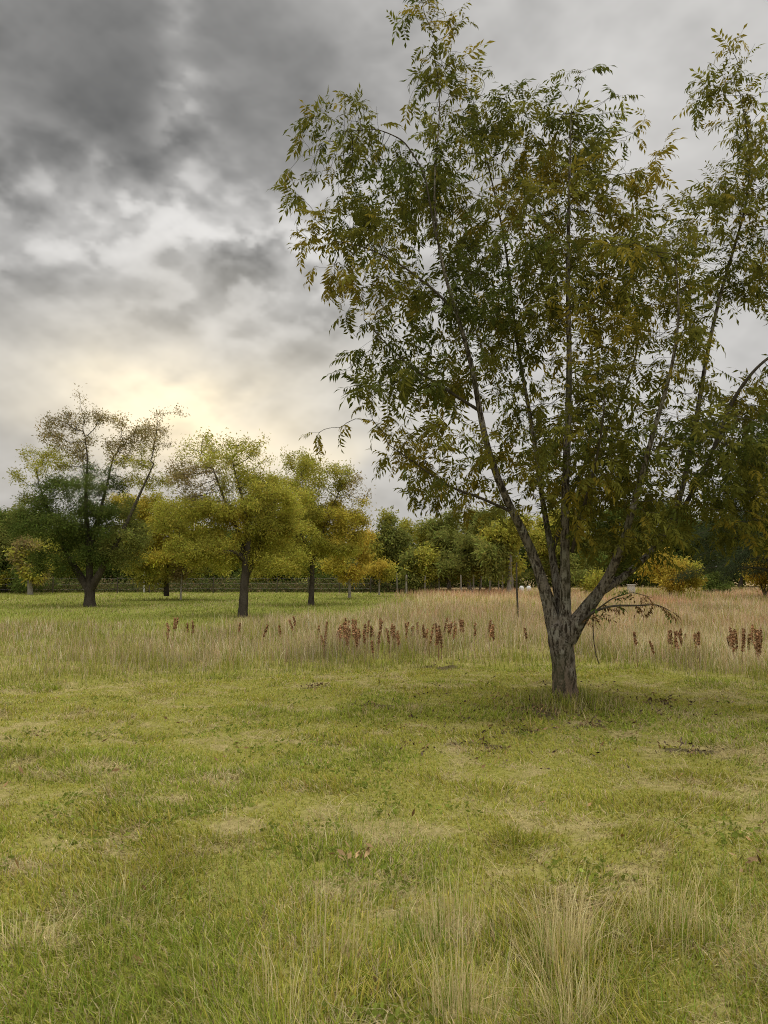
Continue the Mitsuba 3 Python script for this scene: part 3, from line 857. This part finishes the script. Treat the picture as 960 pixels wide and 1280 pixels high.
orchard_tree('low orange tinged sapling at the edge of the tawny field', None, 50.0,
             [[(474, 744, 0, .06), (474, 735, 0, .05), (474, 715, 0, .03)]],
             [(472, 712, .0, 24, 15, .9, 1, 4, 1), (488, 716, 0, 14, 10, .6, .4, 3, 1)], 260, 700, PAL, 17, bark='pale_wood_material', name='sapling')


def line_tree(label, px, D, top, hw, ci, seed, low=0.28, dens=1.0, bark='dark_bark_material', base_py=None, name='broadleaf_tree', cat_scale=1.0, group=None, trunk_r=.16):
    """A tree of the tree line: trunk to the ground, a crown of uneven lobes."""
    rr = np.random.default_rng(seed)
    foot = at(px, 715 + 1.6 * FOC / D + 1, D)
    by = 715 + 1.6 * FOC / D
    H = by - top
    low *= .8
    lobes = []
    for _ in range(10):
        a, b = rr.uniform(-1, 1), rr.random()
        cy = by - H * (low + .12 + (0.86 - low) * b * .85)
        ww = hw * (1 - .45 * b)
        lobes.append((px + a * ww * .62, cy, rr.uniform(-1, 1) * hw * D / FOC * .5, hw * rr.uniform(.38, .58), H * rr.uniform(.13, .20), hw * D / FOC * rr.uniform(.4, .6), 1, int(rr.choice(ci)), 1))
    lobes.append((px, top + H * .14, 0, hw * .35, H * .12, hw * D / FOC * .4, .8, int(rr.choice(ci)), 1))
    lean = rr.uniform(-.12, .12) * hw
    stems = [[(px, by + 1.5, 0, trunk_r * 1.3), (px + lean * .3, by - H * .12, 0, trunk_r), (px + lean, by - H * (low + .15), 0, trunk_r * .8), (px + lean, by - H * .65, 0, trunk_r * .4)]]
    n = int(2300 * dens * (hw * H / 3600) ** .7)
    orchard_tree(label, None, D, stems, lobes, int(n * .22), n, PAL, seed, bark=bark, leaf_scale=1.9 * cat_scale, step=.5, name=name, kill=.7, group=group, tip=.010)


TL = [  # label, px, D, top, half width px, colours, low, density, bark
    ('green tree at the far left edge of the photo', 6, 60, 636, 44, (0, 1), .2, 1.3, 0),
    ('dull green tree behind the tall left tree', 62, 66, 655, 40, (1, 3), .25, 1.1, 0),
    ('brown tinged slim tree seen between the far left tree and the dark crown', 38, 54, 675, 24, (5, 3), .4, .8, 1),
    ('dark tree behind the yellow spreading tree', 165, 68, 655, 42, (0, 1), .2, 1.2, 0),
    ('dark tree just behind the bare trunk', 275, 68, 655, 44, (0, 1), .2, 1.2, 0),
    ('shaded tree behind the rounded olive tree', 355, 66, 660, 42, (0, 3), .2, 1.2, 0),
    ('olive tree with thin top showing right of the golden tree', 484, 62, 632, 28, (3, 1, 1), .25, 1.1, 0),
    ('broad dull green tree in the middle of the tree line', 538, 70, 642, 44, (1, 3), .2, 1.3, 0),
    ('light green small crown in the middle of the tree line', 528, 58, 684, 26, (1, 1, 3), .3, 1.0, 1),
    ('yellowish green tree behind the left stem of the big tree', 588, 58, 668, 32, (3, 1, 1), .3, 1.0, 1),
    ('tall mid green tree left of the big trunk', 610, 68, 634, 46, (1, 3), .2, 1.3, 0),
    ('yellow green tree close to the left of the big trunk', 636, 54, 645, 30, (3, 1), .32, 1.0, 1),
    ('green tree directly behind the big fork', 700, 66, 636, 50, (1, 3), .2, 1.3, 0),
    ('deep green tree behind the right stems of the big tree', 770, 66, 628, 50, (0, 1), .2, 1.3, 0),
    ('dense dark tree behind the yellow bush', 845, 70, 625, 52, (0, 0), .15, 1.4, 0),
    ('dark green tree near the right edge', 925, 62, 645, 46, (0, 0), .15, 1.4, 0),
    ('dark tree beyond the right edge of view', 1010, 62, 630, 50, (0, 1), .15, 1.3, 0),
    ('green tree beyond the left edge of view', -55, 60, 645, 44, (0, 1), .2, 1.2, 0),
    ('small olive tree in the gap left of the golden tree', 415, 70, 680, 36, (3, 1), .2, 1.2, 0),
    ('grey green tree between the thin topped olive tree and the golden tree', 456, 68, 668, 30, (1, 3), .2, 1.2, 0),
    ('slim green tree with a pale trunk left of the yellowish green one', 562, 60, 664, 26, (1, 3), .3, 1.0, 1),
]
for i, (lab, px, D, top, hw, ci, low, dens, pb) in enumerate(TL):
    line_tree(lab, px, D, top, hw * 1.25, ci, 300 + i, low=low, dens=dens, bark='pale_wood_material' if pb else 'dark_bark_material')


def bush(label, px, D, top, hw, ci, seed, n):
    rr = np.random.default_rng(seed)
    by = 715 + 1.6 * FOC / D
    H = by - top
    lobes = [(px + rr.uniform(-.6, .6) * hw, by - H * rr.uniform(.3, .75), rr.uniform(-.8, .8), hw * rr.uniform(.35, .5), H * rr.uniform(.22, .3), rr.uniform(.8, 1.2), 1, int(rr.choice(ci)), 1) for _ in range(7)]
    stems = [[(px, by + 1, 0, .07), (px, by - H * .3, 0, .05), (px + 3, by - H * .6, 0, .03)], [(px - 1, by - H * .1, 0, .05), (px - hw * .3, by - H * .5, 0, .03)], [(px + 1, by - H * .1, 0, .05), (px + hw * .35, by - H * .5, 0, .03)]]
    orchard_tree(label, None, D, stems, lobes, int(n * .2), n, PAL, seed, leaf_scale=1.25, step=.3, name='bush', kill=.4)
    k = [x for x in labels if x.startswith('bush') and '__' not in x][-1]
    labels[k]['category'] = 'bush'


bush('wide yellow bush right of the big trunk', 838, 46, 682, 44, (2, 4, 3), 401, 1500)
bush('rounded golden bush at the right edge', 956, 44, 690, 26, (2, 4), 402, 1100)
bush('low grey green bush seen through the big fork', 735, 50, 708, 24, (1, 3), 403, 600)
bush('dark low bush under the conifer', 892, 52, 706, 30, (0, 0), 404, 900)
bush('dull green undergrowth bush in the left fence line', 30, 58, 700, 44, (0, 3), 405, 1000)
bush('dark undergrowth bush in the middle of the tree line', 545, 66, 706, 50, (0, 0), 406, 1200)
bush('dark undergrowth bush behind the golden tree', 440, 66, 708, 50, (0, 3), 407, 1200)
bush('dark undergrowth bush behind the bare trunk', 330, 66, 706, 50, (0, 0), 408, 1200)
bush('dark undergrowth bush behind the pale sapling', 240, 66, 708, 46, (0, 0), 409, 1100)
bush('dark undergrowth bush behind the dark green tree', 130, 66, 706, 50, (0, 0), 410, 1200)
bush('dark undergrowth bush left of the big trunk', 630, 66, 708, 46, (0, 1), 411, 1100)

# the wood behind, one mass
rw = np.random.default_rng(55)
P = np.vstack([ellipsoid((x + rw.uniform(-1, 1), 84 + rw.uniform(-4, 6), rw.uniform(1.5, 4.2)), (3.4, 3.0, 2.4 + rw.uniform(0, .8)), 260, rw, .6) for x in np.arange(-130, 131, 3.2) for _ in range(2 if abs(x) < 68 else 1)])
P = P[P[:, 2] > .1]
n = len(P)
colw = np.array(PAL)[rw.choice([0, 0, 1], n)] * .6 * np.exp(rw.normal(0, .22, (n, 1)))
v, f, c = place([spray(90 + s, 8, .45, .42, .2) for s in range(4)], rw.integers(0, 4, n), frames(nrm(rw.normal(size=(n, 3))), rw), P, rw.uniform(.8, 1.4, n), colw, .08, rw)
put('woodland', (v, f), 'leaf_material', color=c, kind='stuff', label='dark mass of woodland behind the tree line', category='woodland')

t = rw.random(9000)
P = np.c_[-52 + 56 * t, 60.5 + 1.5 * t + rw.normal(0, .9, 9000), np.abs(rw.normal(0, .42, 9000)) + .05]
P = P[P[:, 2] < .55 + .9 * pn(P[:, 0] * .5 + 3, P[:, 0] * 0)]
n = len(P)
colw = np.array([[.10, .115, .032], [.16, .12, .06], [.07, .085, .025]])[rw.integers(0, 3, n)] * np.exp(rw.normal(0, .25, (n, 1)))
v, f, c = place(SPRAYS, rw.integers(0, len(SPRAYS), n), frames(nrm(rw.normal(size=(n, 3)) + [0, 0, .6]), rw), P, rw.uniform(1.0, 1.9, n), colw, .1, rw)
put('undergrowth', (v, f), 'leaf_material', color=c, kind='stuff', label='dark scrubby undergrowth along the wire fence', category='undergrowth')

# the conifer with level boughs at the right edge
ct = thing('conifer_tree', 'dark conifer with long level boughs at the right edge', 'tree')
rc = np.random.default_rng(66)
cb = np.r_[at(968, 757, 40)[:2], 0.0]
hq = np.linspace(0, 9.2, 24)
put('trunk', tube(np.c_[cb[0] + .05 * np.sin(hq), cb[1] + 0 * hq, hq - .05], .2 * (1 - hq / 9.9), 12, .2, 2), 'dark_bark_material', ct, smooth=True)
NEED = [spray(70 + s, 10, .16, .22, .022) for s in range(5)]
np_, nd = [], []
for k, z in enumerate(np.linspace(1.6, 8.9, 15)):
    for j in range(5):
        a = j * 1.2566 + k * 2.1 + rc.normal(0, .25)
        L = (4.6 * (1 - (z / 9.6) ** 1.5) + .5) * rc.uniform(.75, 1.1)
        t = np.linspace(0, 1, 8)
        p = np.c_[cb[0] + np.cos(a) * L * t, cb[1] + np.sin(a) * L * t, z + .30 * L * t - .36 * L * t * t]
        put('bough', tube(p, .05 * (1 - t * .85), 5), 'dark_bark_material', ct, smooth=True)
        m = int(62 * L / 3)
        u = rc.random(m) ** .6
        side = rc.normal(0, .16 * L, m) * (1.05 - u) ** .5
        q = np.stack([np.interp(u, t, p[:, i]) for i in range(3)], -1) + np.c_[-np.sin(a) * side, np.cos(a) * side, rc.normal(-.06, .06, m)]
        np_.append(q); nd.append(nrm(np.c_[np.cos(a) + 0 * u, np.sin(a) + 0 * u, -.2 + 0 * u] + rc.normal(0, .4, (m, 3))))
P, d = np.vstack(np_), np.vstack(nd)
n = len(P)
v, f, c = place(NEED, rc.integers(0, 5, n), frames(d, rc), P, rc.uniform(.9, 1.5, n), np.array([[.045, .060, .028]]) * np.exp(rc.normal(0, .22, (n, 1))), .06, rc)
put('needles', (v, f), 'leaf_material', ct, color=c, kind='stuff')

# ------------------------------------------------------------------ fence, posts and small far things
def post_mesh(x, y, h, rr_, seed, lean=0.0):
    t = np.linspace(-.1, 1, 5)
    return tube(np.c_[x + lean * t * h, y + 0 * t, t * h], np.full(5, rr_), 9, .25, seed)


fence = thing('wire_fence', 'low post and wire fence in front of the left trees', 'fence')
FA, FB = np.array([-34.0, 57.0]), np.array([-1.0, 58.5])
for t in np.linspace(0, 1, 15):
    p = FA + (FB - FA) * t
    put('post', post_mesh(p[0], p[1], 1.2, .04, int(t * 90), rng.normal(0, .03)), 'dark_bark_material', fence, smooth=True)
for z in np.linspace(.35, 1.1, 3):
    p = np.linspace(0, 1, 30)
    q = np.c_[FA + (FB - FA) * p[:, None], z - .02 * np.abs(np.sin(p * 14 * np.pi))]
    put('wire', tube(q, np.full(30, .0025), 3), 'wire_material', fence)
wp = thing('white_post', 'slim white post standing behind the fence under the yellow tree', 'post')
a = at(180, 741, 60)
put('shaft', post_mesh(a[0], a[1], 2.0, .06, 3), 'white_material', wp, smooth=True)
put('cap', trimesh.creation.cylinder(.075, .06, sections=16, transform=trimesh.transformations.translation_matrix([a[0], a[1], 2.03])), 'white_material', wp, smooth=40)

for i, (px, D, h, rr_) in enumerate([(497, 58, 1.5, .05), (508, 57, 1.35, .07), (513, 60, 2.4, .10), (531, 57, 1.3, .05), (549, 58, 1.4, .05), (577, 56, 1.35, .06), (586, 58, 1.6, .05), (592, 57, 1.4, .06), (600, 60, 2.6, .11), (612, 56, 1.5, .07), (623, 59, 1.5, .05), (628, 57, 1.3, .06), (641, 58, 1.4, .05)]):
    p = at(px, 742, D)
    pk = thing('wooden_post', 'pale weathered post in the broken row left of the big trunk', 'post', 'pale posts along the field edge')
    put('shaft', post_mesh(p[0], p[1], h, rr_, i, rng.normal(0, .04)), 'pale_wood_material', pk, smooth=True)

sk = thing('stake', 'thin dark upright stake in the tall grass left of the big trunk', 'stake')
p = gp(647, 789)
put('shaft', tube(np.array([[p[0], p[1], -.1], [p[0] + .01, p[1], .6], [p[0] - .01, p[1], 1.3], [p[0], p[1], 1.85]]), [.03, .028, .025, .02], 8, .2, 4), 'dark_bark_material', sk, smooth=True)

for i, (px, lab) in enumerate([(652, 'small rounded white tank far left of the trunk'), (661, 'small rounded white tank touching the trunk outline')]):
    p = at(px, 740, 58)
    prof = np.array([[0, 0], [.27, 0], [.28, .05], [.28, .62], [.25, .74], [.16, .82], [0, .85]])
    m = trimesh.creation.revolve(prof, sections=28)
    m.apply_scale(.62); m.apply_translation([p[0], p[1], .02])
    k = thing('water_tank', lab, 'tank')
    put('shell', m, 'white_material', k, smooth=35)
    lid = trimesh.creation.cylinder(.07, .04, sections=18, transform=trimesh.transformations.translation_matrix([p[0], p[1], .56]))
    put('lid', lid, 'white_material', k, smooth=40)

p = at(789, 742, 50)
blk = thing('concrete_pillar', 'pale square concrete pillar behind the low bough', 'pillar')
b1 = trimesh.creation.box((.40, .40, .80)); b1.apply_translation([p[0], p[1], .36])
put('shaft', b1, 'concrete_material', blk)
b2 = trimesh.creation.box((.45, .45, .05)); b2.apply_translation([p[0], p[1], .785])
put('cap', b2, 'concrete_material', blk)


# ------------------------------------------------------------------ dock stalks with rust-brown seed heads
rd = np.random.default_rng(88)


def dock(px, D, h, label, group):
    x = (px - 480) / FOC * D
    y = D
    z = float(gz(x, y))
    k = thing('dock_stalk', label, 'plant', group)
    ln = rd.normal(0, .05, 2)
    t = np.linspace(0, 1, 6)
    path = np.c_[x + ln[0] * t ** 2, y + ln[1] * t ** 2, z + h * t]
    put('stem', tube(path, .006 * (1 - .6 * t), 5), 'dock_stem_material', k, smooth=True)
    n = 80
    u = rd.uniform(rd.uniform(.42, .65), 1.0, n)
    whorl = rd.uniform(.009, .017) * np.sin(np.pi * np.clip((u - .47) / .55, 0, 1)) ** .6 * (0.7 + .5 * np.abs(np.sin(u * 38)))
    ctr = np.stack([np.interp(u, t, path[:, i]) for i in range(3)], -1)
    aa = rd.random(n) * 6.283
    o = np.c_[np.cos(aa), np.sin(aa), 0 * aa]
    P = ctr + o * (whorl * rd.uniform(.4, 1.1, n))[:, None]
    v, f, c = place([spray(500, 2, .012, .026, .022)], np.zeros(n, int), frames(nrm(o + rd.normal(0, .5, (n, 3))), rd), P, rd.uniform(.8, 1.4, n), np.array([[.25, .135, .066]]) * np.exp(rd.normal(0, .15)) * np.exp(rd.normal(0, .25, (n, 1))), .08, rd)
    put('seed_head', (v, f), 'dry_material', k, color=c)


scene['dock_stem_material'] = {'type': 'diffuse', 'reflectance': {'type': 'rgb', 'value': [.24, .14, .08]}}
SETS = [
    ('rust brown dock seed stalk standing among the tall dry grass left of the big trunk', 'dock stalks in the tall grass left of the big trunk',
     np.r_[rd.uniform(396, 410, 4), rd.uniform(420, 500, 34), rd.uniform(500, 600, 20), rd.uniform(600, 665, 4)], 13.9),
    ('rust brown dock seed stalk among the tall grass between trunk and right edge', 'dock stalks in the tall grass right of the big trunk',
     np.r_[rd.uniform(770, 840, 5), rd.uniform(842, 880, 9), rd.uniform(900, 958, 20)], 12.9),
    ('reddish dock seed stalk in the grass in front of the left trees', 'dock stalks in front of the left trees',
     np.r_[rd.uniform(211, 224, 4), rd.uniform(236, 244, 2), 300, 329, 352, 369, 371], 15.8)]
for lab, grp, where, D in SETS:
    for px in where:
        dock(float(px), D + rd.uniform(.2, 2.6), rd.uniform(.40, .66), lab, grp)

# ------------------------------------------------------------------ tufts of long stems in the foreground
rt = np.random.default_rng(99)


def tuft(label, px, py, h, n, spreadr, dryness, lean=.18):
    x, y = gp(px, py)
    k = thing('grass_tuft', label, 'grass tuft')
    q = rt.normal(0, spreadr, (n, 2)) + [x, y]
    az_ = np.arctan2(q[:, 1] - y, q[:, 0] - x) + rt.normal(0, .6, n)
    hh = h * rt.uniform(.45, 1.08, n)
    dry = rt.random(n) < dryness
    cc = np.where(dry[:, None], STRAW[rt.integers(0, 4, n)] * 1.3, GREEN[rt.integers(0, 5, n)] * [[.8, 1, .85]]) * np.exp(rt.normal(0, .15, (n, 1)))
    hh = np.where(dry, hh, hh * .62)
    v, f, c = blades(base(q[:, 0], q[:, 1]), hh, rt.uniform(.0016, .0036, n) * np.where(dry, 1, 1.4), az_, np.clip(np.abs(rt.normal(lean * 1.6, lean, n)), 0, .95), cc)
    put('stems', (v, f), 'grass_material', k, color=c, kind='stuff')


for args in [('tallest pale straw tuft at lower right', 702, 1215, .42, 330, .075, .75), ('dry tuft cut by the bottom edge below the tallest pale tuft', 712, 1290, .30, 200, .06, .8),
             ('thin upright straw tuft left of the tallest pale tuft', 566, 1170, .36, 150, .10, .8, .10), ('greenish bottom edge tuft with long pale stems', 575, 1275, .34, 260, .09, .6),
             ('sparse straw stems left of centre in the lower foreground', 408, 1215, .40, 90, .10, .9, .10), ('straw tuft right of the tallest pale tuft', 828, 1180, .34, 170, .10, .75, .14),
             ('loose wispy tuft near the lower right edge', 905, 1180, .30, 120, .12, .7, .25), ('low dense green tuft on the left of the lawn', 145, 1140, .22, 420, .13, .15, .35),
             ('dry greyish tuft at the left edge of the foreground', 25, 1190, .20, 170, .10, .7, .3), ('fresh green tuft between the bottom straw tufts', 530, 1190, .20, 380, .10, .1, .3),
             ('sparse dry stems along the bottom edge left of centre', 345, 1280, .28, 70, .10, .9, .15)]:
    tuft(*args)

# ------------------------------------------------------------------ fallen leaves and twigs
rf = np.random.default_rng(123)
for lab, px, py, m in [('curled brown leaf heap lying in the middle of the lawn', 446, 1086, 22), ('brown dead leaves at the right edge of the lawn', 950, 1096, 16), ('dark dead twig and leaf heap right of the trunk foot', 826, 877, 20)]:
    x, y = gp(px, py)
    k = thing('dead_leaf_heap', lab, 'dead leaves')
    for j in range(m):
        o = rf.normal(0, .06, 2) * [1.3, .8]
        q = np.r_[x + o[0], y + o[1], float(gz(x + o[0], y + o[1])) + rf.uniform(.035, .075)]
        d = nrm(np.r_[rf.normal(0, 1, 2), rf.normal(0, .25)])
        cc = np.array([[.26, .175, .085]]) if py > 900 else np.array([[.07, .045, .03]])
        v, f, c = place([spray(600 + j, 1, .01, .065, .024)], np.zeros(1, int), frames(d[None], rf), q[None], np.array([1.0]), cc * np.exp(rf.normal(0, .25)), .1, rf)
        put('leaf', (v, f), 'dry_material', k, color=c)
n = 750
a, q = rf.random(n) * 6.283, np.abs(rf.normal(0, 1.5, n)) + .15
P = base(2.05 + q * np.cos(a), 8.9 + q * np.sin(a) * .9, -.03)
P = np.vstack([P, np.vstack([base(sx + rf.normal(0, rx * .6, 26), sy + rf.normal(0, ry * .6, 26), -.03) for sx, sy, rx, ry in SOIL])])
n = len(P)
d = nrm(np.c_[rf.normal(0, 1, (n, 2)), rf.normal(0, .3, n)])
lc = np.where((rf.random(n) < .5)[:, None], [[.16, .10, .05]], [[.07, .05, .035]]) * np.exp(rf.normal(0, .35, (n, 1)))
v, f, c = place([spray(800 + j, 2, .015, .045, .016) for j in range(5)], rf.integers(0, 5, n), frames(d, rf), P, rf.uniform(.6, 1.3, n), lc, .1, rf)
put('leaf_litter', (v, f), 'dry_material', color=c, kind='stuff', label='brown leaf litter and crumbs of soil under the big tree', category='leaf litter')
x, y = scatter(9000, 2.1, 10, spread=.58, pad=.3, power=1.5)
keep = pn(x * 1.9 + 90, y * 1.7 + 14) > .66
x, y = x[keep], y[keep]
n = len(x)
d = nrm(np.c_[rf.normal(0, 1, (n, 2)), np.abs(rf.normal(.25, .25, n))])
v, f, c = place([spray(820 + j, 3, .016, .042, .020) for j in range(5)], rf.integers(0, 5, n), frames(d, rf, .2), base(x, y, -.022), rf.uniform(.6, 1.25, n), np.array([[.19, .23, .04]]) * np.exp(rf.normal(0, .2, (n, 1))), .1, rf)
put('lawn_weeds', (v, f), 'grass_material', color=c, kind='stuff', label='small broad leaved weeds in patches among the mown grass', category='weeds')
x, y = scatter(70, 3.0, 11.5, spread=.5, pad=0, power=.8)
for a, b in zip(x, y):
    d = nrm(np.r_[rf.normal(0, 1, 2), rf.normal(0, .3)])
    v, f, c = place([spray(700 + int(a * 10) % 9, 1, .005, .06, .02)], np.zeros(1, int), frames(d[None], rf), np.array([[a, b, float(gz(a, b)) + .045]]), np.array([rf.uniform(.7, 1.2)]), np.array([[.24, .15, .07]]) * np.exp(rf.normal(0, .35)), .05, rf)
    k = put('fallen_leaf', (v, f), 'dry_material', color=c)
    labels[k] = {'label': 'single dry brown leaf fallen on the mown grass', 'category': 'leaf', 'group': 'fallen leaves scattered on the mown grass'}
